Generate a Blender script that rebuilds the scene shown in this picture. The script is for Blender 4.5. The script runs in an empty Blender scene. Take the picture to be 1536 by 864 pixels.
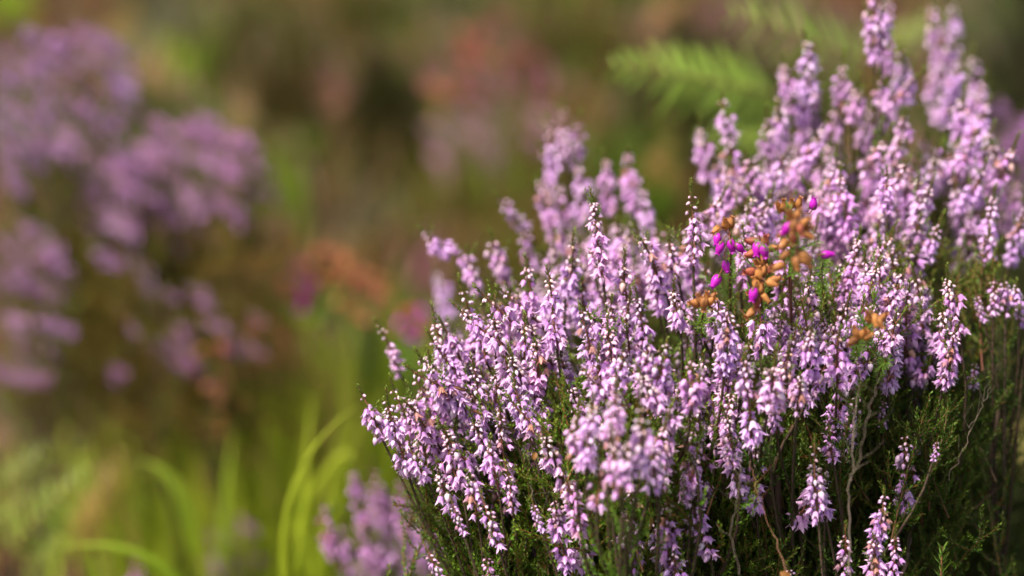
import bpy, math, random
import numpy as np
from mathutils import Matrix, Vector, Quaternion

RNG = np.random.default_rng(7)
C = bpy.context.scene.collection
MM = 0.001
rad = math.radians

# ------------------------------------------------------------------ camera
CAM_Z, PITCH, LENS = 0.75, rad(18), 100.0
FWD = np.array([0, math.cos(PITCH), -math.sin(PITCH)])
UPV = np.array([0, math.sin(PITCH), math.cos(PITCH)])
K = 36.0 / LENS / 1536.0

def at(px, py, d):
    """point seen at photo pixel (px, py) at real depth d metres along the view axis"""
    return np.array([0, 0, CAM_Z]) + FWD * d + np.array([1, 0, 0]) * ((px - 768) * K * d) + UPV * ((432 - py) * K * d)

def ground_z(x, y):
    x = np.asarray(x, float); y = np.asarray(y, float)
    z = 0.12 * np.clip(y - 1.4, 0, 6) + 0.02 * np.clip(y - 7.4, 0, 60)
    z = z + 0.025 * np.sin(x * 3.1 + 1.3) * np.cos(y * 2.7) + 0.012 * np.sin(x * 9.1 + y * 5.0) + 0.008 * np.cos(y * 13.0 - x * 7.0)
    return z

def hit(py):
    a = PITCH + math.atan((py - 432) * K)
    y = (CAM_Z + .168) / (math.tan(a) + .12)
    return y / math.cos(a) * math.cos(a - PITCH)
def clampd(py, d): return min(d, hit(py) - .10)

# ------------------------------------------------------------------ materials
def new_mat(name):
    m = bpy.data.materials.new(name); m.use_nodes = True
    nt = m.node_tree; nt.nodes.clear()
    return m, nt, nt.nodes.new

def leafy_material(name, ramp, trans=0.3, rough=0.5, tip=None, old=None, use_obj=True, spec=0.35, noise=0.0, trans_boost=1.0):
    """thin plant tissue: colour from a per-vertex random tint (R), blended to tip colour (G) and withered colour (B)"""
    m, nt, N = new_mat(name)
    L = nt.links.new
    a = N('ShaderNodeAttribute'); a.attribute_name = 'tint'; a.attribute_type = 'GEOMETRY'
    sep = N('ShaderNodeSeparateColor'); L(a.outputs['Color'], sep.inputs[0])
    cr = N('ShaderNodeValToRGB'); e = cr.color_ramp.elements
    while len(e) < len(ramp): e.new(0.5)
    for i, c in enumerate(ramp):
        e[i].position = i / (len(ramp) - 1); e[i].color = (*c, 1)
    fac = sep.outputs[0]
    oi = N('ShaderNodeObjectInfo')
    mx = N('ShaderNodeMath'); mx.operation = 'MULTIPLY_ADD'; L(oi.outputs['Random'], mx.inputs[0]); mx.inputs[1].default_value = 0.35
    m2 = N('ShaderNodeMath'); m2.operation = 'MULTIPLY'; L(sep.outputs[0], m2.inputs[0]); m2.inputs[1].default_value = 0.65
    L(m2.outputs[0], mx.inputs[2]); L(mx.outputs[0], cr.inputs[0])
    col = cr.outputs[0]
    def mix(fac_s, c1, c2, fmul=1.0):
        mm = N('ShaderNodeMix'); mm.data_type = 'RGBA'
        if fmul != 1.0:
            q = N('ShaderNodeMath'); q.operation = 'MULTIPLY'; L(fac_s, q.inputs[0]); q.inputs[1].default_value = fmul; fac_s = q.outputs[0]
        L(fac_s, mm.inputs['Factor']); L(c1, mm.inputs['A'])
        if isinstance(c2, tuple): mm.inputs['B'].default_value = (*c2, 1)
        else: L(c2, mm.inputs['B'])
        return mm.outputs['Result']
    if tip: col = mix(sep.outputs[1], col, tip)
    if old: col = mix(sep.outputs[2], col, old)
    if noise:
        tc = N('ShaderNodeTexCoord'); nz = N('ShaderNodeTexNoise'); nz.inputs['Scale'].default_value = 400
        L(tc.outputs['Object'], nz.inputs['Vector'])
        hs = N('ShaderNodeHueSaturation'); q = N('ShaderNodeMapRange'); L(nz.outputs['Fac'], q.inputs[0])
        q.inputs[3].default_value = 1 - noise; q.inputs[4].default_value = 1 + noise
        L(q.outputs[0], hs.inputs['Value']); L(col, hs.inputs['Color']); col = hs.outputs[0]
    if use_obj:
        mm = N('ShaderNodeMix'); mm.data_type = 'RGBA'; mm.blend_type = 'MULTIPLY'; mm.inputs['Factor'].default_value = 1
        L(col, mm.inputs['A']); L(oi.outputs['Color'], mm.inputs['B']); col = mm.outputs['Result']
    p = N('ShaderNodeBsdfPrincipled'); L(col, p.inputs['Base Color']); p.inputs['Roughness'].default_value = rough
    p.inputs['Specular IOR Level'].default_value = spec
    out = N('ShaderNodeOutputMaterial')
    if trans > 0:
        t = N('ShaderNodeBsdfTranslucent'); L(col, t.inputs['Color'])
        ms = N('ShaderNodeMixShader'); ms.inputs[0].default_value = trans
        L(p.outputs[0], ms.inputs[1]); L(t.outputs[0], ms.inputs[2]); L(ms.outputs[0], out.inputs[0])
    else:
        L(p.outputs[0], out.inputs[0])
    return m

M = {}
M['petal'] = leafy_material('heather_petal', [(.51, .175, .60), (.62, .275, .68), (.73, .40, .77), (.82, .53, .83)], trans=.34, rough=.42,
                            tip=(.88, .62, .80), old=(.42, .19, .12), spec=.4)
M['bud'] = leafy_material('heather_bud', [(.70, .38, .66), (.78, .54, .72), (.82, .64, .72)], trans=.2, rough=.33, tip=(.62, .26, .55), old=(.60, .36, .24), spec=.5)
M['anther'] = leafy_material('dark_anther', [(.20, .03, .06), (.30, .05, .10)], trans=0, use_obj=False)
M['bract'] = leafy_material('bract', [(.11, .045, .03), (.14, .08, .035), (.10, .11, .03)], trans=.1)
M['leaf'] = leafy_material('heather_leaf', [(.045, .10, .008), (.075, .15, .012), (.12, .20, .02)], trans=.3, rough=.5,
                           tip=(.20, .25, .03), old=(.26, .12, .03), spec=.3)
M['wood'] = leafy_material('woody_stem', [(.035, .02, .012), (.06, .035, .022), (.10, .07, .05)], trans=0, rough=.8, noise=.4, use_obj=False, spec=.2)
M['redstem'] = leafy_material('red_brown_stem', [(.12, .035, .02), (.17, .06, .03), (.15, .09, .04)], trans=0, rough=.6)
M['dead'] = leafy_material('bleached_twig', [(.07, .05, .035), (.14, .105, .075)], trans=0, rough=.8, noise=.3, use_obj=False)
M['magenta'] = leafy_material('magenta_bell', [(.46, .012, .40), (.56, .03, .52)], trans=.3, rough=.35, tip=(.34, .01, .30), old=(.62, .30, .26))
M['withered'] = leafy_material('withered_bell', [(.26, .10, .03), (.48, .20, .05), (.62, .33, .12), (.74, .50, .26)], trans=.3, rough=.55, tip=(.30, .11, .035), old=(.62, .28, .30), noise=.25)
M['needle'] = leafy_material('needle_leaf', [(.06, .13, .014), (.11, .20, .02)], trans=.3, rough=.45, tip=(.17, .24, .03))
M['grass'] = leafy_material('grass_blade', [(.14, .24, .008), (.23, .36, .012), (.34, .45, .03)], trans=.45, rough=.45, tip=(.42, .45, .06), old=(.34, .25, .09))
M['fern'] = leafy_material('fern_leaf', [(.15, .21, .03), (.21, .28, .05), (.27, .33, .08)], trans=.4, rough=.5, old=(.33, .15, .04))
M['cover'] = leafy_material('ground_cover_leaf', [(.02, .012, .006), (.06, .08, .006), (.08, .155, .006), (.10, .08, .010), (.16, .06, .018), (.14, .115, .03)], trans=.25, rough=.7,
                            tip=(.21, .17, .06), old=(.32, .12, .16), use_obj=False)
M['orange'] = leafy_material('orange_leaf', [(.24, .10, .02), (.32, .14, .03)], trans=.4, rough=.5)

def soil():
    m, nt, N = new_mat('moor_soil'); L = nt.links.new
    tc = N('ShaderNodeTexCoord'); n1 = N('ShaderNodeTexNoise'); n1.inputs['Scale'].default_value = 5; n1.inputs['Detail'].default_value = 8
    L(tc.outputs['Object'], n1.inputs['Vector'])
    cr = N('ShaderNodeValToRGB'); e = cr.color_ramp.elements
    e[0].position = .35; e[0].color = (.016, .011, .007, 1); e[1].position = .7; e[1].color = (.075, .06, .022, 1)
    L(n1.outputs['Fac'], cr.inputs[0])
    n2 = N('ShaderNodeTexNoise'); n2.inputs['Scale'].default_value = 90; n2.inputs['Detail'].default_value = 6; L(tc.outputs['Object'], n2.inputs['Vector'])
    b = N('ShaderNodeBump'); b.inputs['Strength'].default_value = .9; b.inputs['Distance'].default_value = .01; L(n2.outputs['Fac'], b.inputs['Height'])
    p = N('ShaderNodeBsdfPrincipled'); p.inputs['Roughness'].default_value = .95
    L(cr.outputs[0], p.inputs['Base Color']); L(b.outputs[0], p.inputs['Normal'])
    o = N('ShaderNodeOutputMaterial'); L(p.outputs[0], o.inputs[0])
    return m
M['soil'] = soil()

# ------------------------------------------------------------------ mesh builder
class MB:
    def __init__(s):
        s.v = []; s.l = []; s.t = []; s.m = []; s.c = []; s.n = 0
    def raw(s, v, loops, totals, mats, tint):
        s.v.append(v); s.l.append(loops + s.n); s.t.append(totals); s.m.append(mats); s.c.append(tint); s.n += len(v)
    def add(s, tp, R, loc, scale=1.0, tint=None):
        v, l, t, m, c = tp
        s.raw((v * scale) @ R.T + loc, l, t, m, c if tint is None else c + np.array(tint))
    def tpl(s):
        return (np.concatenate(s.v), np.concatenate(s.l), np.concatenate(s.t), np.concatenate(s.m), np.concatenate(s.c))
    def grid(s, P, mat, tint, closed=False):
        """P: (rows, cols, 3); tint (rows,3) or (3,)"""
        r, c = P.shape[:2]
        idx = np.arange(r * c).reshape(r, c)
        if closed:
            a = idx[:-1]; b = idx[1:]
            q = np.stack([a, np.roll(a, -1, 1), np.roll(b, -1, 1), b], -1).reshape(-1, 4)
        else:
            q = np.stack([idx[:-1, :-1], idx[:-1, 1:], idx[1:, 1:], idx[1:, :-1]], -1).reshape(-1, 4)
        tint = np.asarray(tint, float)
        if tint.ndim == 1: T = np.tile(tint, (r * c, 1))
        else: T = np.repeat(tint, c, 0)
        s.raw(P.reshape(-1, 3), q.reshape(-1), np.full(len(q), 4), np.full(len(q), mat), T)
    def tube(s, pts, r0, r1, mat, tint=(.5, 0, 0), segs=5):
        pts = np.asarray(pts); n = len(pts)
        d = np.gradient(pts, axis=0); d /= np.linalg.norm(d, axis=1)[:, None] + 1e-9
        ref = np.array([0.3, 1, 0.2]) if abs(d[0][1]) < .8 else np.array([1, 0, .2])
        a = np.cross(d, ref); a /= np.linalg.norm(a, axis=1)[:, None]; b = np.cross(d, a)
        rr = np.linspace(r0, r1, n)[:, None, None]
        th = np.arange(segs) * 2 * math.pi / segs
        P = pts[:, None] + rr * (a[:, None] * np.cos(th)[None, :, None] + b[:, None] * np.sin(th)[None, :, None])
        s.grid(P, mat, tint, closed=True)
    def mesh(s, name, mats):
        v, l, t, m, c = s.tpl()
        me = bpy.data.meshes.new(name)
        me.vertices.add(len(v)); me.vertices.foreach_set('co', v.astype(np.float32).ravel())
        me.loops.add(len(l)); me.loops.foreach_set('vertex_index', l.astype(np.int32))
        me.polygons.add(len(t)); st = np.concatenate([[0], np.cumsum(t)[:-1]])
        me.polygons.foreach_set('loop_start', st.astype(np.int32)); me.polygons.foreach_set('loop_total', t.astype(np.int32))
        me.polygons.foreach_set('material_index', m.astype(np.int32))
        me.polygons.foreach_set('use_smooth', np.ones(len(t), bool))
        at_ = me.attributes.new('tint', 'FLOAT_COLOR', 'POINT')
        cc = np.ones((len(v), 4), np.float32); cc[:, :3] = np.clip(c, 0, 1); at_.data.foreach_set('color', cc.ravel())
        for k in mats: me.materials.append(M[k])
        me.update(calc_edges=True)
        return me

def basis(z, spin=0.0):
    """rotation matrix whose local -Z points along z"""
    w = -np.asarray(z, float); w /= np.linalg.norm(w)
    r = np.array([1, 0, 0]) if abs(w[0]) < .9 else np.array([0, 1, 0])
    u = np.cross(r, w); u /= np.linalg.norm(u); v = np.cross(w, u)
    c, s_ = math.cos(spin), math.sin(spin)
    return np.stack([u * c + v * s_, -u * s_ + v * c, w], 1)

# ------------------------------------------------------------------ flower templates
def petal_ring(b, n, a0, rs, zs, ws, mat, g, cup=.12):
    for k in range(n):
        a = a0 + k * 2 * math.pi / n
        P = []
        for r, z, w in zip(rs, zs, ws):
            row = []
            for q in (-1, -.45, .45, 1):
                row.append([r * (1 + cup * (1 - q * q)) * math.cos(a + q * w), r * (1 + cup * (1 - q * q)) * math.sin(a + q * w), z])
            P.append(row)
        b.grid(np.array(P) * MM, mat, np.array([[0, t, 0] for t in g]))

def bell(op, rng):
    b = MB(); j = lambda s=.1: 1 + rng.uniform(-s, s)
    o = op
    for k in range(4):
        a = k * math.pi / 2 + rng.uniform(-.15, .15); f = j(.18); Lq = j(.1)
        petal_ring(b, 1, a, [.3, 1.15, 1.4 + .1 * o, 1.5 + .7 * o * f, (1.5 + 1.7 * o) * f], np.array([0, -.7, -1.9, -3.1, -4.2]) * Lq,
                   [.75, .80, .66, .34, .02], 0, [.0, .05, .15, .45, .9], .06)
    for k in range(4):
        a = k * math.pi / 2 + math.pi / 4 + rng.uniform(-.1, .1); f = j(.15)
        petal_ring(b, 1, a, [.25, .85, 1.1, (1.2 + .6 * o) * f], [-.4, -1.2, -2.3, -3.1], [.75, .78, .62, .06], 0, [.3, .3, .4, .7])
    th = np.arange(6) * math.pi / 3
    b.grid(np.array([[[r * math.cos(t), r * math.sin(t), z] for t in th] for r, z in ((.25, -.9), (.62, -1.7), (.5, -2.5), (.1, -2.9))]) * MM, 1, (.5, 0, 0), True)
    b.grid(np.array([[[r * math.cos(t), r * math.sin(t), z] for t in th[::2]] for r, z in ((.12, -2.6), (.1, -4.3), (.22, -4.5), (.05, -4.7))]) * MM, 0, (.6, .2, 0), True)
    for k in range(4):
        petal_ring(b, 1, k * math.pi / 2, [.2, .62, .7, .5], [.35, .1, -.5, -.95], [.7, .7, .5, .05], 2, [0, 0, 0, 0])
    return b.tpl()

def bud(s, rng):
    b = MB(); th = np.arange(8) * math.pi / 4
    prof = [(.1, .1), (.5, -.15), (.78, -.7), (.82, -1.25), (.62, -1.95), (.28, -2.5), (.04, -2.8)]
    gg = [0, 0, 0, 0, .15, .4, .6]
    P = np.array([[[r * (1 + .10 * math.cos(4 * t)) * math.cos(t), r * (1 + .10 * math.cos(4 * t)) * math.sin(t), z] for t in th] for r, z in prof]) * MM * s
    b.grid(P, 0, np.array([[0, g, 0] for g in gg]), True)
    for k in range(4):
        petal_ring(b, 1, k * math.pi / 2, [.15, .66 * s, .72 * s, .4], [.35, .0, -.4, -.8], [.7, .7, .5, .05], 2, [0, 0, 0, 0])
    return b.tpl()

trng = np.random.default_rng(3)
BELLS = [bell(o, trng) for o in (.3, .55, .8, 1.0, .7, .1)]
BUDS = [bud(s, trng) for s in (.85, 1.0, 1.15)]

def scale_leaf(l=2.0, w=.42, h=.28):
    """tiny keeled scale leaf pointing along +Z, back towards +X"""
    v = np.array([[0, 0, 0], [.25, -w, l * .45], [h + .35, 0, l * .45], [.25, w, l * .45], [.3, 0, l]]) * MM
    loops = np.array([0, 1, 2, 0, 2, 3, 1, 4, 2, 2, 4, 3]); return (v, loops, np.full(4, 3), np.zeros(4, int), np.array([[0, 0, 0], [0, .1, 0], [0, .1, 0], [0, .1, 0], [0, .45, 0]], float))
SL = scale_leaf()

def leafy_axis(b, pts, rng, mat, step=.75, l=1.0, spread=.35, tipcol=.0, start=0.0, old=0.0):
    """cover a polyline with overlapping scale leaves"""
    pts = np.asarray(pts); seg = np.linalg.norm(np.diff(pts, axis=0), axis=1); cum = np.concatenate([[0], np.cumsum(seg)]); T = cum[-1]
    s = start * T; k = 0
    tv, tl, tt, tm, tc = SL
    while s < T:
        i = min(np.searchsorted(cum, s, side='right') - 1, len(seg) - 1); f = (s - cum[i]) / max(seg[i], 1e-9)
        p = pts[i] * (1 - f) + pts[i + 1] * f; d = (pts[i + 1] - pts[i]) / max(seg[i], 1e-9)
        R0 = basis(-d, k * 2.4 + rng.uniform(-.3, .3))
        sp = spread + rng.uniform(-.1, .15); c, sn = math.cos(sp), math.sin(sp)
        Rt = np.array([[c, 0, sn], [0, 1, 0], [-sn, 0, c]])
        sc = l * rng.uniform(.8, 1.2) * (1 - .3 * (s / T) ** 4)
        v = (tv * sc) @ (R0 @ Rt).T + p
        fr = s / T
        o = 1.0 if rng.random() < old else 0
        b.raw(v, tl, tt, np.full(4, mat), tc * 1.0 + np.array([rng.uniform(.1, .9), tipcol * fr ** 2, o]))
        s += step * MM * rng.uniform(.7, 1.2); k += 1

# ------------------------------------------------------------------ heather spike variants
def make_spike(L, lean, rng, budfrac, dens=1.0, wither=.05, leaf_tip=8):
    n = max(8, int(L / 3)); pts = [np.zeros(3)]
    wob = rng.uniform(0, 6.28); a = lean * 1.15
    for i in range(n):
        f = i / n
        aa = a * (1 - .35 * f) + .10 * math.sin(wob + f * 5); bb = .10 * math.cos(wob * 1.7 + f * 4)
        pts.append(pts[-1] + np.array([math.sin(aa), math.sin(bb), math.cos(aa)]) * (L * MM / n))
    pts = np.array(pts); S = MB(); F = MB(); B = MB()
    S.tube(pts, .50 * MM, .22 * MM, 0, (.5, 0, 0), 5)
    cum = np.linspace(0, 1, n + 1)
    def pos(f):
        x = f * n; i = min(int(x), n - 1); return pts[i] + (pts[i + 1] - pts[i]) * (x - i), (pts[i + 1] - pts[i]) / (L * MM / n)
    lt = leaf_tip / L
    tipp = np.array([pos(f)[0] for f in np.linspace(1 - lt, 1, 5)]); tipp[-1] += (tipp[-1] - tipp[-2]) * .6
    leafy_axis(S, tipp, rng, 1, .42, .95, .35, .9)
    leafy_axis(S, np.array([pos(f)[0] for f in np.linspace(0, 1 - lt, 8)]), rng, 1, 1.9, 1.0, .5, .3)
    s = .04; k = rng.uniform(0, 6); gph = rng.uniform(0, 6)
    while s < 1 - lt * .75:
        p, d = pos(s)
        top = (s - (1 - lt - budfrac * (1 - lt))) / (budfrac * (1 - lt))
        # clumps: density varies along the spike
        dd = dens * (.78 + .36 * math.sin(s * L * .35 + gph))
        for q in range(2 + (rng.random() < .8)):
            if rng.random() > dd * .93: continue
            k += 2.4 + rng.uniform(-.4, .4)
            o = np.array([math.cos(k), math.sin(k), 0]); o -= d * o.dot(d); o /= np.linalg.norm(o)
            taper = (.75 + .4 * math.sin(min(1, max(0, s)) * 2.6)) if top < 0 else .9 - .5 * top
            pl = rng.uniform(.8, 2.9) * MM * taper
            rise = rng.uniform(-.2, .7) * MM
            e = p + o * pl + np.array([0, 0, rise])
            S.tube([p, p + o * pl * .55 + np.array([0, 0, rise + .35 * MM]), e], .16 * MM, .14 * MM, 0, (.5, 0, 0), 3)
            hang = np.array([0, 0, -1.0]) + o * rng.uniform(.25, .95) + rng.normal(0, .12, 3)
            sp = rng.uniform(0, 6.28); t0 = rng.uniform(0, 1); wi = 0
            if rng.random() < wither: wi = rng.uniform(.3, 1)
            if top > 0 and rng.random() < .35 + top:
                if top > .55: hang = hang * .7 + o * .9 + np.array([0, 0, .25])
                B.add(BUDS[rng.integers(3)], basis(hang, sp), e, (.92 - .3 * max(top, 0)) * rng.uniform(.85, 1.1), (t0, 0, wi * .7 + .25 * (top > .8)))
            elif rng.random() < .07:
                B.add(BUDS[2], basis(hang, sp), e, 1.2, (t0, 0, wi))
            else:
                F.add(BELLS[rng.integers(6)], basis(hang, sp), e, rng.uniform(.60, .80) * (1 - .2 * max(0, top)), (t0, 0, wi))
        # small green shoots in the leaf axils
        if rng.random() < .16:
            k2 = rng.uniform(0, 6.28); o = np.array([math.cos(k2), math.sin(k2), 0])
            ll = rng.uniform(4, 8) * MM
            leafy_axis(S, [p, p + o * ll * .45 + np.array([0, 0, ll * .4]), p + o * ll * .7 + np.array([0, 0, ll])], rng, 1, .55, .8, .4, .6)
        s += 1.25 / L * (1 if top < 0 else 1 - .25 * min(1, top))
    if not F.v: F.add(BELLS[0], basis((0, 0, -1)), pos(.3)[0], 1)
    few = len(B.v) < 5
    if few:
        for q in range(len(B.v)): F.raw(B.v[q], B.l[q] - sum(len(z) for z in B.v[:q]), B.t[q], B.m[q], B.c[q])
    return dict(L=L * MM, lean=lean, chord=pts[-1] - pts[0], stem=S.mesh('flower_spike', ['redstem', 'leaf']),
                fl=F.mesh('bell_flowers', ['petal', 'anther', 'bract']), bu=None if few else B.mesh('buds', ['bud', 'anther', 'bract']))

srng = np.random.default_rng(11)
SPIKES = []
for L in (22, 28, 36, 46, 60):
    for lean in (4, 24, 48):
        for rep in range(4 if lean < 40 else 3):
            SPIKES.append(make_spike(L, rad(lean), srng, srng.uniform(.14, .42), srng.uniform(.8, 1.05), srng.choice([.03, .07, .18], p=[.4, .35, .25]), srng.uniform(3.5, 8)))
SPARSE = [make_spike(L, rad(4), srng, bf, .62, .05, 5) for L, bf in ((22, .8), (30, .7), (36, .45), (45, .5), (60, .35))]

# ------------------------------------------------------------------ leafy shoots
def make_shoot(L, rng, bend=.3, old=.02, dens=1.0):
    n = 10; az = rng.uniform(0, 6.28)
    pts = np.array([[math.cos(az) * bend * L * MM * (f ** 2) * .5, math.sin(az) * bend * L * MM * f ** 2 * .5, L * MM * f] for f in np.linspace(0, 1, n)])
    b = MB(); b.tube(pts, .45 * MM, .2 * MM, 0, (.5, 0, 0), 4)
    leafy_axis(b, pts, rng, 1, .75, 1.05, .4, .8, .1, old)
    s = .12; k = 0
    while s < .93:
        i = int(s * (n - 1)); p = pts[i] + (pts[i + 1] - pts[i]) * (s * (n - 1) - i)
        k += 2.4 + rng.uniform(-.5, .5); o = np.array([math.cos(k), math.sin(k), 0])
        ll = rng.uniform(6, 17) * MM * (1.1 - .6 * s)
        q = np.array([p, p + o * ll * .4 + np.array([0, 0, ll * .3]), p + o * ll * .6 + np.array([0, 0, ll * .65]), p + o * ll * .7 + np.array([0, 0, ll])])
        b.tube(q, .25 * MM, .12 * MM, 0, (.5, 0, 0), 3)
        leafy_axis(b, q, rng, 1, .62, .95, .4, .9, 0, old)
        s += 3.6 / L / dens * rng.uniform(.7, 1.3)
    return b
SHB = [make_shoot(L, srng, rng_b, o) for L, rng_b, o in ((30, .4, .0), (38, .6, .01), (45, .3, .05), (52, .7, .0), (60, .5, .1), (42, .9, .02), (34, .2, .0), (56, .2, .15))]
SHOOTS = [(L * MM, b.tpl(), b.mesh('leafy_shoot', ['redstem', 'leaf'])) for L, b in zip((30, 38, 45, 52, 60, 42, 34, 56), SHB)]

# ------------------------------------------------------------------ object helpers
def link(name, data, parent=None, mat=None, color=None):
    o = bpy.data.objects.new(name, data); C.objects.link(o)
    if parent is not None: o.parent = parent
    if mat is not None: o.matrix_world = Matrix(mat) if parent is None else Matrix(mat)
    if color is not None: o.color = (*color, 1)
    return o

def thing(name, label, cat, loc, group=None):
    o = bpy.data.objects.new(name, None); C.objects.link(o)
    o.location = tuple(float(x) for x in loc); o.empty_display_size = .02
    o['label'] = label; o['category'] = cat
    if group: o['group'] = group
    return o

def tag(o, label=None, cat=None, group=None, kind=None):
    for k, v in (('label', label), ('category', cat), ('group', group), ('kind', kind)):
        if v: o[k] = v

def local(root, world44):
    return Matrix.Translation(-root.location) @ Matrix(world44)

def orient(chord, v, az_extra=0.0):
    v = v / np.linalg.norm(v); c = chord / np.linalg.norm(chord)
    az = math.atan2(v[1], v[0]) + az_extra
    Rz = np.array([[math.cos(az), -math.sin(az), 0], [math.sin(az), math.cos(az), 0], [0, 0, 1]])
    c2 = Rz @ c
    q = Vector(c2).rotation_difference(Vector(v)).to_matrix()
    return np.array(q) @ Rz

def mat44(R, s, loc):
    m = np.eye(4); m[:3, :3] = R * s; m[:3, 3] = loc; return m

def put_spike(root, base, tip, rng, color, pool=None, lod=0):
    v = tip - base; Ln = np.linalg.norm(v); lean = math.acos(max(-1, min(1, v[2] / Ln)))
    pool = pool or SPIKES
    sc = [abs(math.log(Ln / s['L'])) * 3 + abs(lean - s['lean']) * 1.5 + rng.uniform(0, .45) for s in pool]
    s = pool[int(np.argmin(sc))]
    R = orient(s['chord'], v, rng.uniform(-2.6, 2.6) if lean < rad(14) else rng.uniform(-.4, .4))
    k = Ln / np.linalg.norm(s['chord']); w = mat44(R, k, base)
    st = link('flower_spike', s['stem'], root); st.matrix_local = local(root, w)
    f = link('bell_flowers', s['fl'], st, color=color); b = s['bu'] and link('buds', s['bu'], st, color=color)
    return st

def bez(p0, p1, p2, p3, n=9):
    t = np.linspace(0, 1, n)[:, None]
    return (1 - t) ** 3 * p0 + 3 * (1 - t) ** 2 * t * p1 + 3 * (1 - t) * t * t * p2 + t ** 3 * p3

def kmeans(P, k, rng):
    c = P[rng.choice(len(P), k, replace=False)].copy()
    for _ in range(8):
        a = np.argmin(((P[:, None] - c[None]) ** 2).sum(-1), 1)
        for i in range(k):
            if (a == i).any(): c[i] = P[a == i].mean(0)
    return a, c

def grow_branches(root, rootp, bases, dirs, rng, per=8, leaf=True, thick=1.0, leafcol=(1, 1, 1), leafstep=1.1):
    """woody branches from the root to groups of spike bases, twigs to every spike"""
    k = max(1, len(bases) // per); a, c = kmeans(bases, k, rng)
    for i in range(k):
        idx = np.where(a == i)[0]
        if not len(idx): continue
        W = MB(); G = MB()
        end = c[i] - np.array([0, 0, .035]); h = end - rootp
        p1 = rootp + h * np.array([.05, .02, .5]) + rng.normal(0, .012, 3); p2 = end - np.array([h[0] * .25, h[1] * .25, max(.02, h[2] * .3)])
        tr = bez(rootp + rng.normal(0, .008, 3) * np.array([1, 1, 0]), p1, p2, end, 14); tr[1:-1] += rng.normal(0, .0015, (12, 3))
        W.tube(tr, 2.6 * MM * thick, 1.0 * MM * thick, 0, (rng.uniform(.2, .8), 0, 0), 6)
        for j in idx:
            t = rng.integers(8, 13); q = tr[t]; B_ = bases[j]; D = dirs[j]
            l = np.linalg.norm(B_ - q)
            tw = bez(q, q + (tr[t] - tr[t - 1]) * 1.2 + np.array([0, 0, l * .15]), B_ - D * l * .35, B_, 9)
            W.tube(tw, .75 * MM * thick, .48 * MM, 0, (rng.uniform(.1, .7), 0, 0), 4)
            if leaf:
                leafy_axis(G, tw, rng, 0, leafstep, 1.15, .5, .2, .25, .03)
                for f in rng.uniform(.2, .85, 4):
                    x = f * 8; n_ = min(int(x), 7); p = tw[n_] + (tw[n_ + 1] - tw[n_]) * (x - n_)
                    o = rng.normal(0, 1, 3); o[2] = abs(o[2]) * .5; o /= np.linalg.norm(o); ll = rng.uniform(7, 16) * MM
                    leafy_axis(G, [p, p + o * ll * .5 + np.array([0, 0, ll * .2]), p + o * ll * .75 + np.array([0, 0, ll * .7])], rng, 0, .75, 1.0, .4, .8, 0, .02)
        me = W.mesh('branch', ['wood']); ob = link('branch', me, root); ob.matrix_local = local(root, np.eye(4))
        if G.v:
            g = link('foliage', G.mesh('foliage', ['leaf']), ob, color=leafcol)

def put_shoots(root, pts, dirs, rng, color=(1, 1, 1), scale=(.8, 1.25), maxparts=100):
    pts = np.asarray(pts)
    rest = MB()
    for i, p in enumerate(pts):
        v = dirs[i] / np.linalg.norm(dirs[i]); L, tp, me = SHOOTS[rng.integers(len(SHOOTS))]
        R = orient(np.array([.0001, 0, 1.0]), v, rng.uniform(0, 6.28)); s = rng.uniform(*scale)
        p = p - v * L * s
        w = mat44(R, s, p)
        if i < maxparts:
            o = link('leafy_shoot', me, root, color=np.array(color) * rng.uniform(.75, 1.2)); o.matrix_local = local(root, w)
        else:
            rest.add(tp, R * s, p)
    if rest.v:
        o = link('leafy_shoot', rest.mesh('leafy_shoot', ['redstem', 'leaf']), root, color=color); o.matrix_local = local(root, np.eye(4)); o['kind'] = 'stuff'

def inpoly(x, y, poly):
    r = False; n = len(poly); j = n - 1
    for i in range(n):
        xi, yi = poly[i]; xj, yj = poly[j]
        if (yi > y) != (yj > y) and x < (xj - xi) * (y - yi) / (yj - yi) + xi: r = not r
        j = i
    return r

def scatter(poly, n, rng, squash=.55):
    P = np.array(poly); lo, hi = P.min(0), P.max(0); out = []
    while len(out) < n:
        best = None; bd = -1
        for _ in range(7):
            while True:
                x, y = rng.uniform(lo[0], hi[0]), rng.uniform(lo[1], hi[1])
                if inpoly(x, y, poly): break
            d = min([(x - a) ** 2 + ((y - b) * squash) ** 2 for a, b in out] or [1e9])
            if d > bd: bd = d; best = (x, y)
        out.append(best)
    return out

def bush_depth(px, py):
    d = 1.075 + .00034 * max(0, 430 - py) - .00004 * max(0, py - 430)
    d -= .06 * math.exp(-((px - 930) / 115) ** 2 - ((py - 600) / 130) ** 2)
    d -= .05 * math.exp(-((px - 1150) / 130) ** 2 - ((py - 500) / 120) ** 2)
    return d

def fan(px):
    """how far the shoots lean out, left (negative) or right, in degrees"""
    return -36 * min(1.25, max(0, (1080 - px) / 480)) + 3 + 14 * max(0, (px - 1250) / 280)

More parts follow.
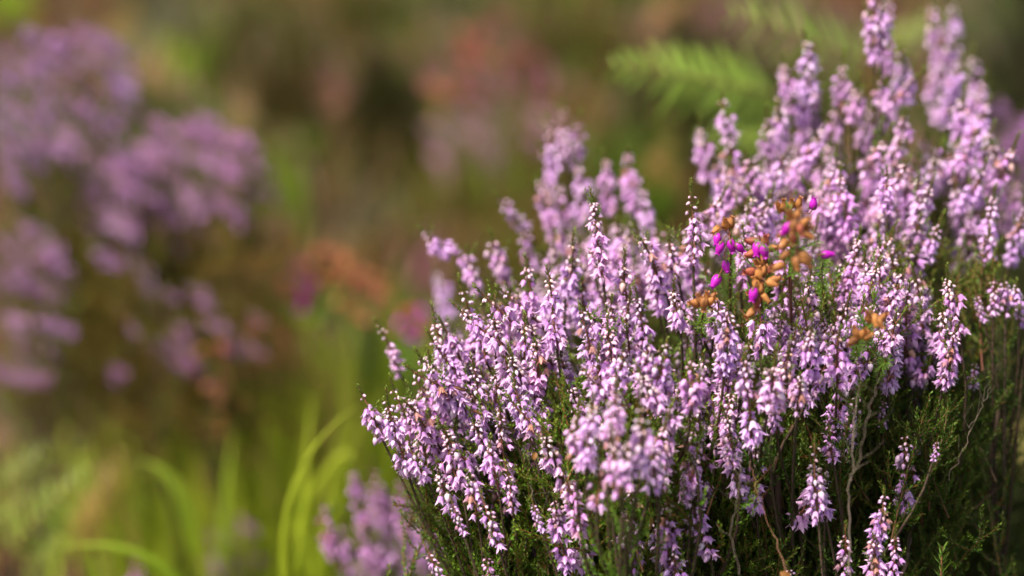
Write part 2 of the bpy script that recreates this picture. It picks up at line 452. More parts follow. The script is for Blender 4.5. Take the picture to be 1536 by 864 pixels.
def plant(label, root_px, root_d, polys=(), hand=(), spike_px=(80, 150), color=(1, 1, 1), lay=.10, seed=1, depth=None,
          shoot_poly=None, n_shoot=60, shoot_d=(.02, .12), per=8, group=None, cat='heather', name='heather_plant', leafcol=(1, 1, 1), colvar=.1, thick=1.0, lean_j=13,
          shoot_scale=(.8, 1.25), leafstep=1.1):
    rng = np.random.default_rng(seed); df = depth or bush_depth
    rp = at(*root_px, min(root_d, hit(root_px[1]))); rp[2] = float(ground_z(rp[0], rp[1])) - .004
    root = thing(name, label, cat, rp, group)
    specs = []
    for poly, n in polys:
        for (x, y) in scatter(poly, n, rng):
            d = clampd(y + 60, df(x, y) + rng.uniform(0, 1) ** 1.4 * lay)
            Ln = rng.uniform(*spike_px) * K * 1.1
            le = rad(fan(x) + rng.normal(0, lean_j)); fw = rad(rng.normal(-8, 9))
            v = np.array([math.sin(le), math.sin(fw) * math.cos(le), math.cos(le) * math.cos(fw)])
            tip = at(x, y, d); specs.append((tip - v * Ln, tip, None))
    for h in hand:
        (x, y, x2, y2, d) = h[:5]; pool = SPARSE if len(h) > 5 and h[5] == 's' else None
        if y > 640 and d < 1.12: d = df(x, y) - .005
        tip = at(x, y, d); base = at(x2, y2, d + rng.uniform(.0, .012)); specs.append((base, tip, pool))
    bases = []; dirs = []
    for base, tip, pool in specs:
        c = np.array(color) * rng.uniform(1 - colvar, 1 + colvar) * (1 + rng.normal(0, .03, 3)); c = np.clip(c, 0, 1.25)
        put_spike(root, base, tip, rng, tuple(c), pool)
        bases.append(base); dirs.append((tip - base) / np.linalg.norm(tip - base))
    grow_branches(root, rp, np.array(bases), np.array(dirs), rng, per, thick=thick, leafcol=leafcol, leafstep=leafstep)
    if shoot_poly and n_shoot:
        sp = []; sd = []
        for (x, y) in scatter(shoot_poly, n_shoot, rng, .8):
            sp.append(at(x, y, clampd(y + 30, df(x, y) + rng.uniform(*shoot_d))))
            le = rad(fan(x) * .9 + rng.normal(0, 16)); fw = rad(rng.normal(-12, 18)); sd.append(np.array([math.sin(le), math.sin(fw), math.cos(le)]))
        order = rng.permutation(len(sp)); dd = [np.dot(sp[i], FWD) for i in range(len(sp))]; order = np.argsort(dd)
        put_shoots(root, [sp[i] for i in order], [sd[i] for i in order], rng, leafcol, shoot_scale)
    return root

LIL = (1, 1, 1)
# ------------------------------------------------------------------ the big heather clump in focus
plant('largest heather bush, dense pale lilac spikes in focus across the centre', (960, 1100), 1.14, seed=21, thick=1.2,
      polys=[([(600, 570), (650, 470), (700, 420), (770, 380), (840, 330), (900, 300), (1000, 330), (1060, 330), (1100, 430), (1100, 560), (1070, 600), (1000, 640), (900, 640), (800, 650), (700, 650), (610, 630)], 54), ([(640, 650), (760, 660), (900, 700), (1080, 640), (1060, 770), (800, 800), (700, 770)], 16)],
      hand=[(537, 578, 572, 655, 1.09), (585, 565, 640, 680, 1.09), (610, 575, 662, 700, 1.095), (562, 478, 600, 560, 1.145, 's'), (575, 600, 610, 690, 1.10), (600, 620, 630, 710, 1.10), (625, 560, 660, 660, 1.10), (640, 620, 668, 720, 1.09), (668, 640, 690, 730, 1.08), (648, 458, 700, 600, 1.10), (688, 415, 730, 545, 1.10),
            (742, 440, 742, 520, 1.09, 's'), (885, 283, 905, 420, 1.09), (1036, 272, 1040, 400, 1.09), (720, 735, 748, 820, 1.07, 's'), (636, 815, 668, 880, 1.09, 's'),
            (845, 700, 870, 800, 1.04), (1003, 745, 1006, 850, 1.03), (1010, 820, 1008, 900, 1.04), (925, 560, 915, 670, 1.0), (890, 590, 880, 700, 1.005), (960, 590, 955, 700, .99), (915, 640, 930, 745, .99),
            (1040, 640, 1038, 740, 1.05), (820, 400, 835, 520, 1.08), (770, 560, 790, 640, 1.07), (1085, 660, 1100, 700, 1.05, 's'), (940, 640, 935, 740, .99), (975, 650, 985, 740, 1.0), (655, 690, 682, 765, 1.10), (700, 705, 716, 775, 1.09), (735, 655, 748, 735, 1.08), (612, 655, 642, 722, 1.11), (760, 700, 770, 765, 1.07, 's'), (675, 745, 695, 800, 1.10, 's'), (829, 741, 837, 792, 1.035, 's'), (862, 748, 872, 805, 1.03, 's'), (796, 745, 812, 795, 1.07, 's'), (1046, 675, 1022, 748, 1.035), (672, 660, 700, 735, 1.17), (700, 690, 725, 760, 1.18), (725, 825, 740, 880, 1.08, 's'), (760, 680, 772, 718, 1.12, 's'), (870, 600, 865, 700, 1.01), (900, 660, 895, 760, 1.0)],
      shoot_poly=[(620, 640), (760, 560), (1080, 560), (1130, 700), (1140, 900), (700, 900), (640, 760)], n_shoot=380, shoot_d=(.015, .14), leafcol=(.95, 1.15, .7))
plant('heather plant leaning out at the left end of the big clump, green tipped', (780, 1080), 1.13, seed=41,
      polys=[([(575, 580), (640, 470), (690, 430), (760, 400), (800, 470), (780, 590), (700, 620), (620, 640)], 34)], lay=.06,
      shoot_poly=[(600, 660), (700, 600), (860, 700), (800, 900), (690, 860)], n_shoot=90, leafcol=(.7, .8, .55))
plant('heather plant in the middle of the clump, directly left of the magenta bells', (1030, 1080), 1.12, seed=42,
      polys=[([(860, 330), (1000, 350), (1070, 380), (1110, 480), (1110, 600), (1040, 640), (940, 560), (860, 500)], 34)], lay=.07,
      shoot_poly=[(900, 560), (1100, 560), (1100, 760), (900, 760)], n_shoot=30)
plant('heather plant in the right half between the orange clusters and the dark gap', (1400, 1080), 1.15, seed=43,
      polys=[([(1200, 420), (1280, 340), (1340, 340), (1400, 420), (1430, 480), (1350, 510), (1260, 500)], 30)], lay=.07,
      shoot_poly=[(1200, 560), (1430, 520), (1400, 700), (1200, 700)], n_shoot=30)
plant('heather plant in front of the tall upper right one, beside small brown seed bells', (1250, 1000), 1.3, seed=44,
      polys=[([(1060, 260), (1130, 210), (1250, 180), (1350, 190), (1480, 200), (1540, 260), (1500, 330), (1380, 340), (1200, 350), (1080, 340)], 52)], lay=.1,
      shoot_poly=[(1080, 400), (1500, 340), (1500, 440), (1100, 480)], n_shoot=30)
plant('rounded heather bush right of centre with lilac spikes over bare green lower stems', (1330, 1080), 1.16, seed=22, thick=1.3,
      polys=[([(1100, 440), (1180, 410), (1260, 330), (1330, 335), (1400, 400), (1440, 450), (1450, 500), (1380, 490), (1300, 450), (1230, 480), (1200, 520), (1110, 540)], 50), ([(1120, 560), (1440, 540), (1420, 640), (1220, 690), (1130, 660)], 9)],
      hand=[(1240, 625, 1250, 690, 1.06, 's'), (1222, 655, 1228, 782, 1.06, 's'), (1215, 680, 1238, 775, 1.065), (1326, 732, 1308, 830, 1.05), (1268, 785, 1268, 870, 1.055, 's'), (1310, 800, 1312, 900, 1.05), (1345, 790, 1340, 860, 1.06, 's'),
            (1180, 845, 1190, 890, 1.05, 's'), (1325, 590, 1325, 640, 1.09, 's'), (1408, 655, 1400, 690, 1.09, 's'), (1462, 535, 1460, 580, 1.11, 's'), (1375, 640, 1375, 680, 1.09, 's'),
            (1200, 560, 1195, 620, 1.04), (1160, 600, 1165, 650, 1.05), (1420, 400, 1440, 500, 1.09)],
      shoot_poly=[(1090, 640), (1200, 560), (1350, 540), (1450, 500), (1475, 640), (1470, 720), (1400, 800), (1420, 900), (1090, 900)], n_shoot=380, shoot_d=(.015, .14), leafcol=(.48, .62, .38))  # leafcol darkened to paint the shade low in this bush
plant('tall heather bush at the upper right, its spikes reaching the top edge', (1300, 900), 1.42, seed=23, thick=1.240,
      polys=[([(1085, 175), (1150, 130), (1200, 75), (1260, 90), (1300, 60), (1340, 40), (1440, 60), (1480, 110), (1530, 180), (1560, 240), (1540, 320), (1440, 300), (1330, 270), (1250, 290), (1150, 290), (1080, 300)], 44)],
      hand=[(1308, -30, 1312, 90, 1.190), (1335, -15, 1330, 110, 1.210), (1322, -10, 1322, 60, 1.180), (1352, 60, 1348, 160, 1.240), (1395, -5, 1408, 100, 1.270), (1425, -10, 1428, 100, 1.280), (1412, 30, 1420, 130, 1.270), (1205, 45, 1215, 150, 1.190), (1175, 80, 1185, 170, 1.220),
            (1083, 135, 1098, 215, 1.2), (1092, 200, 1110, 300, 1.2), (1050, 175, 1060, 270, 1.22), (1150, 160, 1160, 260, 1.2), (1268, 75, 1265, 170, 1.210), (1460, 70, 1470, 190, 1.270),
            (1330, 250, 1332, 320, 1.12), (1450, 310, 1462, 350, 1.16)],
      shoot_poly=[(1080, 330), (1200, 200), (1320, 200), (1480, 250), (1540, 330), (1500, 420), (1400, 440), (1200, 420)], n_shoot=80, shoot_d=(.05, .2), lay=.10)
plant('softly blurred heather bush behind the centre one, paler pinkish spikes leaning left', (900, 900), 1.40, seed=24,
      polys=[([(690, 460), (760, 430), (825, 350), (860, 310), (960, 320), (1020, 330), (1020, 400), (900, 420), (800, 450)], 30)],
      hand=[(628, 340, 705, 392, 1.19), (735, 345, 765, 430, 1.18), (742, 288, 785, 340, 1.22, 's'), (820, 172, 835, 270, 1.25, 's'), (845, 152, 850, 240, 1.25, 's'), (872, 165, 862, 250, 1.26, 's'),
            (808, 215, 830, 300, 1.25, 's'), (808, 260, 838, 380, 1.23), (838, 262, 855, 380, 1.24), (862, 235, 875, 330, 1.23), (905, 225, 912, 320, 1.24), (942, 220, 955, 320, 1.24), (700, 370, 720, 440, 1.17),
            (650, 395, 680, 470, 1.3), (655, 420, 690, 520, 1.32), (780, 330, 800, 400, 1.22, 's'), (1005, 330, 1015, 420, 1.24), (965, 270, 975, 380, 1.22)],
      shoot_poly=[(720, 480), (840, 330), (1000, 350), (1060, 450), (800, 560)], n_shoot=70, shoot_d=(.1, .22), lay=.12, depth=lambda x, y: bush_depth(x, y) + .05)
plant('small heather sprig at the right edge, arching against the dark gap', (1540, 900), 1.16, seed=25,
      hand=[(1462, 432, 1475, 480, 1.12, 's'), (1492, 405, 1490, 470, 1.12, 's'), (1508, 415, 1508, 475, 1.12), (1525, 420, 1528, 480, 1.12), (1545, 430, 1540, 490, 1.13)],
      shoot_poly=[(1440, 500), (1530, 470), (1560, 900), (1440, 900)], n_shoot=70, shoot_d=(.05, .1), depth=lambda x, y: 1.12, leafcol=(.32, .42, .3))
plant('blurred mauve heather bush at the bottom edge, low to the left of the big bush', (600, 1150), 1.45, seed=26, color=(.74, .62, .72),
      polys=[([(500, 790), (540, 740), (600, 720), (690, 740), (700, 860), (640, 900), (500, 900)], 44)],
      hand=[(527, 690, 550, 790, 1.30), (488, 752, 500, 840, 1.30), (560, 690, 580, 780, 1.32), (600, 700, 605, 790, 1.32), (640, 740, 640, 840, 1.30), (515, 765, 520, 860, 1.30)],
      depth=lambda x, y: 1.29, shoot_poly=[(520, 840), (700, 820), (700, 960), (520, 960)], n_shoot=30, lay=.12, spike_px=(70, 120))
plant('blurred purple heather tips at the right edge behind the tall bush', (1560, 900), 1.75, seed=27, color=(.72, .55, .76),
      polys=[([(1500, 140), (1560, 120), (1600, 300), (1500, 320)], 16)], depth=lambda x, y: 1.62, spike_px=(60, 110),
      shoot_poly=[(1490, 260), (1600, 260), (1600, 460), (1500, 460)], n_shoot=30, leafcol=(.5, .6, .5))
# far, strongly blurred heather on the left
plant('strongly blurred purple heather bush in the upper left corner', (60, 900), 2.0, seed=31, thick=.5, color=(.66, .58, .66),
      polys=[([(-30, 60), (20, 30), (80, 10), (150, 40), (175, 100), (170, 180), (200, 280), (120, 290), (60, 220), (-30, 250)], 60)], depth=lambda x, y: 1.64, lay=.16, spike_px=(80, 130), lean_j=8,
      shoot_poly=[(-30, 230), (180, 250), (180, 450), (-30, 450)], n_shoot=90, leafcol=(1.1, .85, .85), shoot_scale=(.9, 1.5), leafstep=1.6)
plant('strongly blurred purple heather bush below and right of the corner one', (280, 900), 2.0, seed=32, thick=.5, color=(.74, .60, .68),
      polys=[([(165, 210), (200, 160), (250, 170), (300, 150), (350, 200), (345, 300), (300, 300), (220, 330), (150, 310)], 46), ([(90, 250), (160, 240), (200, 330), (120, 330)], 10)],
      depth=lambda x, y: 1.64, lay=.16, spike_px=(80, 120), shoot_poly=[(90, 330), (370, 320), (380, 560), (100, 560)], n_shoot=100, leafcol=(1.5, 1.0, .9), shoot_scale=(.9, 1.5), leafstep=1.6)
plant('strongly blurred dusty pink heather tuft at the left edge below the purple bushes', (30, 1000), 1.9, seed=33, thick=.5, color=(.62, .54, .56),
      polys=[([(-20, 320), (30, 310), (70, 350), (60, 420), (-20, 400)], 16), ([(60, 310), (190, 320), (200, 370), (80, 400)], 7), ([(-30, 440), (60, 450), (90, 550), (-30, 550)], 14)], depth=lambda x, y: 1.60, lay=.1, spike_px=(70, 110),
      shoot_poly=[(-20, 420), (200, 430), (200, 600), (-20, 600)], n_shoot=50, leafcol=(1.2, .9, .9), leafstep=1.6)
plant('faint brownish mauve heather patch in the left middle distance', (300, 1000), 2.0, seed=34, thick=.5, color=(.52, .42, .45),
      polys=[([(150, 430), (260, 410), (380, 430), (400, 540), (150, 560)], 26)], depth=lambda x, y: 1.60, lay=.15, spike_px=(50, 90),
      shoot_poly=[(130, 430), (400, 430), (400, 620), (130, 620)], n_shoot=70, leafcol=(1.3, .9, .9), leafstep=1.6)
plant('faint dusty pink heather patch high in the middle distance', (700, 700), 2.6, seed=35, color=(.85, .75, .66),
      polys=[([(620, 150), (700, 120), (790, 150), (800, 220), (700, 240), (630, 210)], 20)], depth=lambda x, y: 2.25, lay=.2, spike_px=(90, 150),
      shoot_poly=[(600, 180), (830, 180), (820, 330), (600, 330)], n_shoot=70, leafcol=(1.3, 1.0, 1.0), shoot_scale=(1.1, 1.8), leafstep=1.6)
plant('faint rusty pink heather patch near the top edge above centre', (740, 500), 2.9, seed=36, color=(.70, .34, .36),
      polys=[([(600, 60), (700, 30), (790, 40), (860, 110), (700, 110), (620, 120)], 24)], depth=lambda x, y: 2.5, lay=.2, spike_px=(80, 130),
      shoot_poly=[(560, 40), (880, 40), (880, 160), (560, 160)], n_shoot=60, leafcol=(1.4, .9, .8), shoot_scale=(1.2, 2.0), leafstep=1.6)
plant('small blurred mauve heather tip at the bottom edge among the grass', (205, 1100), 1.5, seed=37, color=(.70, .52, .66),
      hand=[(205, 825, 200, 900, 1.42), (190, 860, 190, 930, 1.44), (222, 860, 216, 930, 1.44)], depth=lambda x, y: 1.42)
plant('faint grey pink heather patch low in the left grass', (330, 1100), 1.75, seed=38, color=(.62, .46, .54),
      polys=[([(290, 780), (350, 760), (380, 830), (300, 860)], 12)], depth=lambda x, y: 1.62, lay=.1, spike_px=(50, 90))

# ------------------------------------------------------------------ bell heather (magenta bells and withered orange ones)
def lathe(prof, n, g, mat=0, old=0):
    b = MB(); th = np.arange(n) * 2 * math.pi / n
    b.grid(np.array([[[r * math.cos(t), r * math.sin(t), z] for t in th] for r, z in prof]) * MM, mat, np.array([[0, q, 0] for q in g]), True)
    return b
def urn(withered):
    rng = np.random.default_rng(5 if withered else 6)
    prof = [(.2, 0), (1.15, -.35), (1.75, -1.5), (1.85, -2.6), (1.55, -3.9), (1.05, -4.9), (.95, -5.3)]
    if withered: prof = [(.3, 0), (1.3, -.3), (1.85, -1.3), (1.85, -2.4), (1.5, -3.5), (1.0, -4.5), (.9, -5.3)]
    b = lathe(prof, 12, [.1, 0, 0, 0, 0, .3, .6])
    v = b.v[0]
    if withered: v[:, :2] *= (1 + .13 * np.cos(4 * np.arctan2(v[:, 1], v[:, 0]) + .5) + rng.normal(0, .04, len(v)))[:, None]
    else: v[:, :2] *= (1 + .03 * np.cos(4 * np.arctan2(v[:, 1], v[:, 0])))[:, None]
    for k in range(4):
        petal_ring(b, 1, k * math.pi / 2, [.95, 1.35, 1.6], [-5.25, -5.7, -5.9], [.7, .5, .05], 0, [.5, .6, .7])
    for k in range(4):
        petal_ring(b, 1, k * math.pi / 2 + .4, [.3, 1.28, 1.72, 1.78], [.25, -.12, -.9, -2.0], [.5, .45, .3, .03], 1, [0, 0, 0, 0])
    return b.mesh('bell', ['withered' if withered else 'magenta', 'bract' if not withered else 'withered'])
URN_M, URN_W = urn(False), urn(True)

def needles(b, pts, rng, mat, step=2.0, l=5.0, n=3):
    pts = np.asarray(pts); T = len(pts) - 1; Ltot = np.linalg.norm(np.diff(pts, axis=0), axis=1).sum(); k = 0
    for f in np.arange(0.05, 1, step * MM / Ltot):
        i = min(int(f * T), T - 1); p = pts[i] + (pts[i + 1] - pts[i]) * (f * T - i); d = pts[i + 1] - pts[i]; d = d / np.linalg.norm(d)
        R0 = basis(-d, k); k += 1.1
        for q in range(n):
            a = q * 2 * math.pi / n + rng.uniform(-.3, .3); o = R0 @ np.array([math.cos(a), math.sin(a), 0])
            ll = l * MM * rng.uniform(.7, 1.15); e = p + o * ll * .7 + d * ll * .7
            side = np.cross(o, d) * .32 * MM; m = (p + e) / 2 + o * .3 * MM
            P = np.array([[p - side * .6, p + side * .6], [m - side, m + side], [e - side * .1, e + side * .1]])
            t = rng.uniform(0, 1); b.grid(P, mat, np.array([[t, 0, 0], [t, .2, 0], [t, .8, 0]]))

def bell_heather(label, root_px, d, stem_tips, bells, seed, scale=1.0, needle_n=1.9, nst=4):
    """stem_tips: (x, y, depth); bells: (x, y, depth, kind, pointing dx, dy)"""
    rng = np.random.default_rng(seed); rp = at(*root_px, d + (.06 if d < 1.3 else 0)); rp[2] = max(rp[2], float(ground_z(rp[0], rp[1])))
    root = thing('bell_heather', label, 'bell heather', rp, 'bell heather plants')
    ends = []
    for (x, y, dd) in stem_tips:
        e = at(x, y, dd); h = e - rp
        pts = bez(rp, rp + h * .3 + np.array([0, 0, .01]), e - np.array([h[0] * .1, h[1] * .5, h[2] * .3]), e, 12)
        S = MB(); S.tube(pts, .8 * MM, .4 * MM, 0, (.5, 0, 0), 6)
        o = link('stem', S.mesh('stem', ['redstem']), root); o.matrix_local = local(root, np.eye(4))
        G = MB(); up = pts[nst:]; needles(G, up, rng, 0, needle_n, 4.6 * scale)
        for f in rng.integers(nst, 11, 4):
            dr = rng.normal(0, 1, 3); dr[2] = 1.2; dr /= np.linalg.norm(dr); ll = rng.uniform(8, 16) * MM
            needles(G, [pts[f], pts[f] + dr * ll * .5, pts[f] + dr * ll], rng, 0, 1.6, 3.8)
        g = link('needle_leaves', G.mesh('needle_leaves', ['needle']), o)
        ends.append((e, pts))
    for (x, y, dd, kind, dx, dy) in bells:
        p = at(x, y, dd)
        best = min(((np.linalg.norm(q - p), tuple(q)) for e, pts in ends for q in pts[5:]), key=lambda t: t[0])[1]; q = np.array(best)
        ax = np.array([dx, rng.uniform(-.6, .1), -dy]); ax = ax / np.linalg.norm(ax)
        me = URN_M if kind == 'm' else URN_W
        s = scale * (1 if kind == 'm' else .86) * rng.uniform(.85, 1.08)
        top = p - ax * 2.6 * MM * s
        o = link('bell' if kind == 'm' else 'withered_bell', me, root, color=(1, 1, 1) if kind != 'p' else (.95, .62, 1.3))
        om = local(root, mat44(basis(ax, rng.uniform(0, 6)), s, top)); o.matrix_local = om
        Pd = MB(); Pd.tube(bez(q, q + np.array([0, 0, .002]), top - ax * .004, top, 6), .25 * MM, .22 * MM, 0, (.4, 0, 0), 4)
        pe = link('flower_stalk', Pd.mesh('flower_stalk', ['redstem']), o)
        pe.matrix_local = om.inverted() @ local(root, np.eye(4))
    return root

bell_heather('magenta bell heather with three bright open bells left of the withered clusters', (1100, 620), 1.10,
             [(1098, 362, 1.075)],
             [(1088, 336, 1.075, 'w', -.1, -.9), (1096, 334, 1.077, 'w', .15, -.9), (1074, 345, 1.073, 'w', -.5, .3), (1076, 358, 1.07, 'm', -.2, 1), (1080, 371, 1.07, 'm', -.4, 1), (1097, 368, 1.066, 'm', .25, .9), (1109, 371, 1.066, 'm', .7, .8),
              (1089, 399, 1.075, 'm', .2, .8), (1074, 421, 1.075, 'm', -.4, .6)], 51)
bell_heather('bell heather with a tall column of withered orange bells, in focus above the centre', (1150, 680), 1.09,
             [(1140, 365, 1.065), (1145, 420, 1.06)],
             [(1128, 362, 1.06, 'p', -.8, -.1), (1136, 372, 1.055, 'm', -.1, .9), (1147, 362, 1.055, 'p', .1, -.9), (1146, 375, 1.052, 'm', .2, .8), (1160, 372, 1.06, 'w', .8, -.3), (1127, 381, 1.06, 'p', -.9, .2),
              (1146, 388, 1.055, 'w', .1, -.8), (1125, 408, 1.055, 'p', -.9, -.1), (1138, 410, 1.05, 'w', -.1, -.9), (1146, 406, 1.05, 'w', .3, -.9), (1155, 403, 1.055, 'p', .4, -.8), (1134, 425, 1.05, 'w', -.3, -.8),
              (1141, 433, 1.05, 'w', .2, -.9), (1128, 440, 1.05, 'w', -.7, -.3), (1130, 441, 1.047, 'm', -.2, .9), (1148, 447, 1.05, 'w', .6, .5), (1135, 453, 1.05, 'p', 0, .9), (1126, 470, 1.05, 'w', -.7, .4), (1158, 425, 1.04, 'w', .8, .2), (1162, 420, 1.045, 'w', .8, -.4), (1137, 396, 1.055, 'w', -.4, -.6)], 52)
bell_heather('nearest bell heather, its orange withered cluster blurred in front of the lilac spikes', (1195, 640), 1.13,
             [(1195, 335, 1.013), (1198, 380, 1.013)],
             [(1186, 325, 1.008, 'w', -.3, -.8), (1197, 322, 1.006, 'w', .2, -.9), (1207, 333, 1.006, 'w', .6, -.6), (1211, 340, 1.008, 'w', .8, .1), (1181, 342, 1.003, 'm', -.5, .6), (1190, 340, 0.998, 'w', -.1, .8), (1200, 345, 0.998, 'p', .3, .8),
              (1175, 350, 1.008, 'w', -.8, .2), (1176, 366, 1.008, 'w', -.7, .5), (1211, 352, 1.008, 'w', .8, .4), (1207, 385, 1.008, 'w', .7, .3), (1178, 382, 1.008, 'w', -.5, .3), (1195, 395, 1.003, 'w', .1, .8), (1168, 400, 1.008, 'w', -.7, .2), (1210, 393, 1.008, 'w', .6, .7), (1190, 358, 1.000, 'p', 0, .9)], 53, needle_n=2.6, nst=9)
bell_heather('bell heather with three small upright brown seed bells beside one magenta bud', (1185, 560), 1.12,
             [(1183, 318, 1.09)],
             [(1170, 311, 1.085, 'w', -.5, -.8), (1176, 308, 1.083, 'w', -.1, -.9), (1187, 306, 1.083, 'w', 0, -1), (1198, 304, 1.083, 'w', .25, -1), (1220, 306, 1.08, 'm', .1, -.9)], 54)
bell_heather('small bell heather with a flat brown cluster at the left foot of the orange ones', (1060, 640), 1.10,
             [(1056, 458, 1.06)],
             [(1043, 455, 1.055, 'w', -.9, -.2), (1050, 449, 1.053, 'w', -.4, -.8), (1059, 446, 1.055, 'w', .1, -.9), (1066, 452, 1.052, 'w', .5, -.5), (1068, 446, 1.055, 'w', .6, -.8), (1056, 456, 1.05, 'w', 0, .3)], 55)
bell_heather('bell heather with two small orange clusters low on the right side', (1310, 660), 1.07,
             [(1308, 480, 1.04), (1288, 505, 1.04), (1330, 540, 1.045)],
             [(1303, 476, 1.03, 'w', -.2, -.8), (1312, 480, 1.03, 'w', .2, .8), (1325, 476, 1.035, 'w', .5, -.8), (1320, 484, 1.03, 'w', .3, .5), (1284, 498, 1.03, 'w', -.3, -.8), (1293, 501, 1.03, 'w', .3, -.5), (1279, 512, 1.03, 'w', -.8, .4), (1302, 504, 1.03, 'w', .6, -.3)], 56)
bell_heather('single magenta bell on a thin stem among lilac spikes right of the orange clusters', (1250, 560), 1.09, [(1236, 386, 1.055)], [(1240, 382, 1.045, 'm', .9, -.05)], 57)
def cluster(n, cx, cy, rx, ry, d, kinds, seed, dd=.05):
    g = np.random.default_rng(seed); out = []
    for _ in range(n):
        a, q = g.uniform(0, 6.28), math.sqrt(g.uniform(0, 1)); out.append((cx + math.cos(a) * q * rx, cy + math.sin(a) * q * ry, d + g.uniform(0, dd), kinds[g.integers(len(kinds))], g.normal(0, .6), g.normal(.1, .6)))
    return out
bell_heather('blurred bell heather in the left distance, orange above and magenta below', (480, 600), 2.0,
             [(480, 395, 1.72), (462, 420, 1.72), (500, 410, 1.72)], cluster(52, 490, 400, 40, 30, 1.70, 'wwp', 1, .1) + cluster(40, 455, 432, 32, 38, 1.70, 'mpp', 2, .1), 58, scale=1.35)
bell_heather('blurred bell heather with one magenta patch just left of the big bush', (620, 700), 1.85,
             [(615, 480, 1.57), (600, 495, 1.57)], cluster(16, 616, 486, 26, 26, 1.55, 'mpp', 3), 59, scale=1.2)
bell_heather('blurred salmon bell heather in the middle distance below the magenta and orange one', (540, 700), 1.9,
             [(545, 450, 1.68), (395, 520, 1.66), (560, 470, 1.68)], cluster(34, 548, 452, 44, 44, 1.67, 'pw', 4, .1) + cluster(34, 396, 522, 46, 38, 1.65, 'ppp', 5, .1), 60, scale=1.3)
bell_heather('blurred rust bell heather at the left, just above the grass', (315, 750), 1.9,
             [(312, 548, 1.62), (330, 600, 1.62)], cluster(20, 312, 548, 44, 36, 1.61, 'wp', 6) + cluster(12, 335, 605, 34, 44, 1.61, 'wp', 7), 61, scale=1.2)
bell_heather('blurred salmon bell heather far off near the top above centre', (740, 330), 2.2,
             [(740, 80, 2.1), (650, 150, 2.1), (770, 130, 2.1)], cluster(16, 735, 70, 70, 46, 2.08, 'pp', 8) + cluster(9, 650, 150, 66, 38, 2.05, 'wp', 9), 62, scale=1.6)

# ------------------------------------------------------------------ bare twigs
def twig(label, pts, r, seed, mat='dead', name='dead_twig', side=6):
    rng = np.random.default_rng(seed); P = np.array([at(*p) for p in pts]); b = MB()
    # smooth
    t = np.linspace(0, len(P) - 1, len(P) * 5); Q = np.stack([np.interp(t, np.arange(len(P)), P[:, i]) for i in range(3)], 1); Q += rng.normal(0, .0004, Q.shape)
    r = r * .42; b.tube(Q, r * MM, r * .45 * MM, 0, (rng.uniform(.2, .9), 0, 0), 6)
    for _ in range(side):
        i = rng.integers(2, len(Q) - 1); d = rng.normal(0, 1, 3); d[2] = abs(d[2]) + .6; d[1] *= .4; d /= np.linalg.norm(d); l = rng.uniform(4, 14) * MM
        b.tube([Q[i], Q[i] + d * l * .5 + rng.normal(0, .001, 3), Q[i] + d * l + rng.normal(0, .001, 3)], r * .45 * MM, r * .2 * MM, 0, (.6, 0, 0), 4)
    o = link(name, b.mesh(name, [mat])); tag(o, label, 'twig', 'bare twigs in the heather'); return o
twig('thin bare grey twig standing upright in the green lower right foliage', [(1276, 870, 1.03), (1274, 760, 1.03), (1278, 680, 1.03), (1282, 620, 1.035), (1290, 575, 1.04)], .75, 1)
twig('pale forked grey twig curving right of the upright bare one', [(1277, 720, 1.03), (1290, 690, 1.025), (1298, 640, 1.02), (1310, 600, 1.02), (1318, 570, 1.03)], .5, 2, side=9)
twig('whitish dead twig slanting up at the right beside the dark gap', [(1420, 720, 1.07), (1448, 668, 1.06), (1458, 640, 1.06), (1475, 610, 1.06), (1484, 580, 1.06)], .5, 3, side=8)
twig('thin reddish twig slanting in the dark below the right sprig', [(1440, 780, 1.12), (1480, 745, 1.13), (1505, 725, 1.14)], .5, 4, 'redstem', side=1)
twig('dark brown woody stem at the foot of the right bush', [(1345, 900, 1.1), (1358, 850, 1.1), (1368, 800, 1.11), (1378, 760, 1.12)], 2.2, 5, 'wood', side=3)
twig('two-toned brown twig arching through the shade left of the lower spikes', [(1180, 860, 1.03), (1160, 800, 1.04), (1135, 740, 1.04), (1125, 690, 1.05)], .45, 6, 'redstem', side=5)
twig('bleached little dead spike poking up beside the blurred orange bells', [(1236, 425, 1.03), (1230, 400, 1.03), (1224, 385, 1.03)], .35, 7, side=9)
twig('pale dead stalk leaning among the lower left spikes', [(820, 800, 1.06), (800, 760, 1.06), (795, 720, 1.06)], .5, 8, side=8)
twig('thin grey bare twig low at the left of the shaded stems', [(1110, 860, 1.03), (1095, 800, 1.03), (1108, 740, 1.03), (1112, 690, 1.04)], .4, 9, side=5)

# orange leaf at bottom, autumn leaflets
def small_leaf(label, px, py, d, s, seed, name='fallen_leaf', mat='orange'):
    rng = np.random.default_rng(seed); b = MB(); n = 7; P = []
    for i in range(n):
        f = i / (n - 1); w = math.sin(math.pi * min(1, f * .95 + .03)) ** .8
        P.append([[(q * w * .5) * s, (f - .5) * s * 1.4, abs(q) * w * .18 * s + .1 * s * math.sin(f * 3)] for q in (-1, -.5, 0, .5, 1)])
    b.grid(np.array(P) * MM, 0, (rng.uniform(0, 1), 0, 0))
    o = link(name, b.mesh(name, [mat])); o.matrix_world = Matrix.Translation(at(px, py, d)) @ Matrix.Rotation(rad(62), 4, 'X') @ Matrix.Rotation(rng.uniform(-1, 1), 4, 'Z'); tag(o, label, 'leaf'); return o
small_leaf('small orange dead leaf caught at the bottom edge under the lilac spikes', 1178, 864, 1.03, 3.4, 1)
small_leaf('tiny bright orange leaf in the shade below the blurred front spikes', 802, 684, 1.04, 2.0, 2)

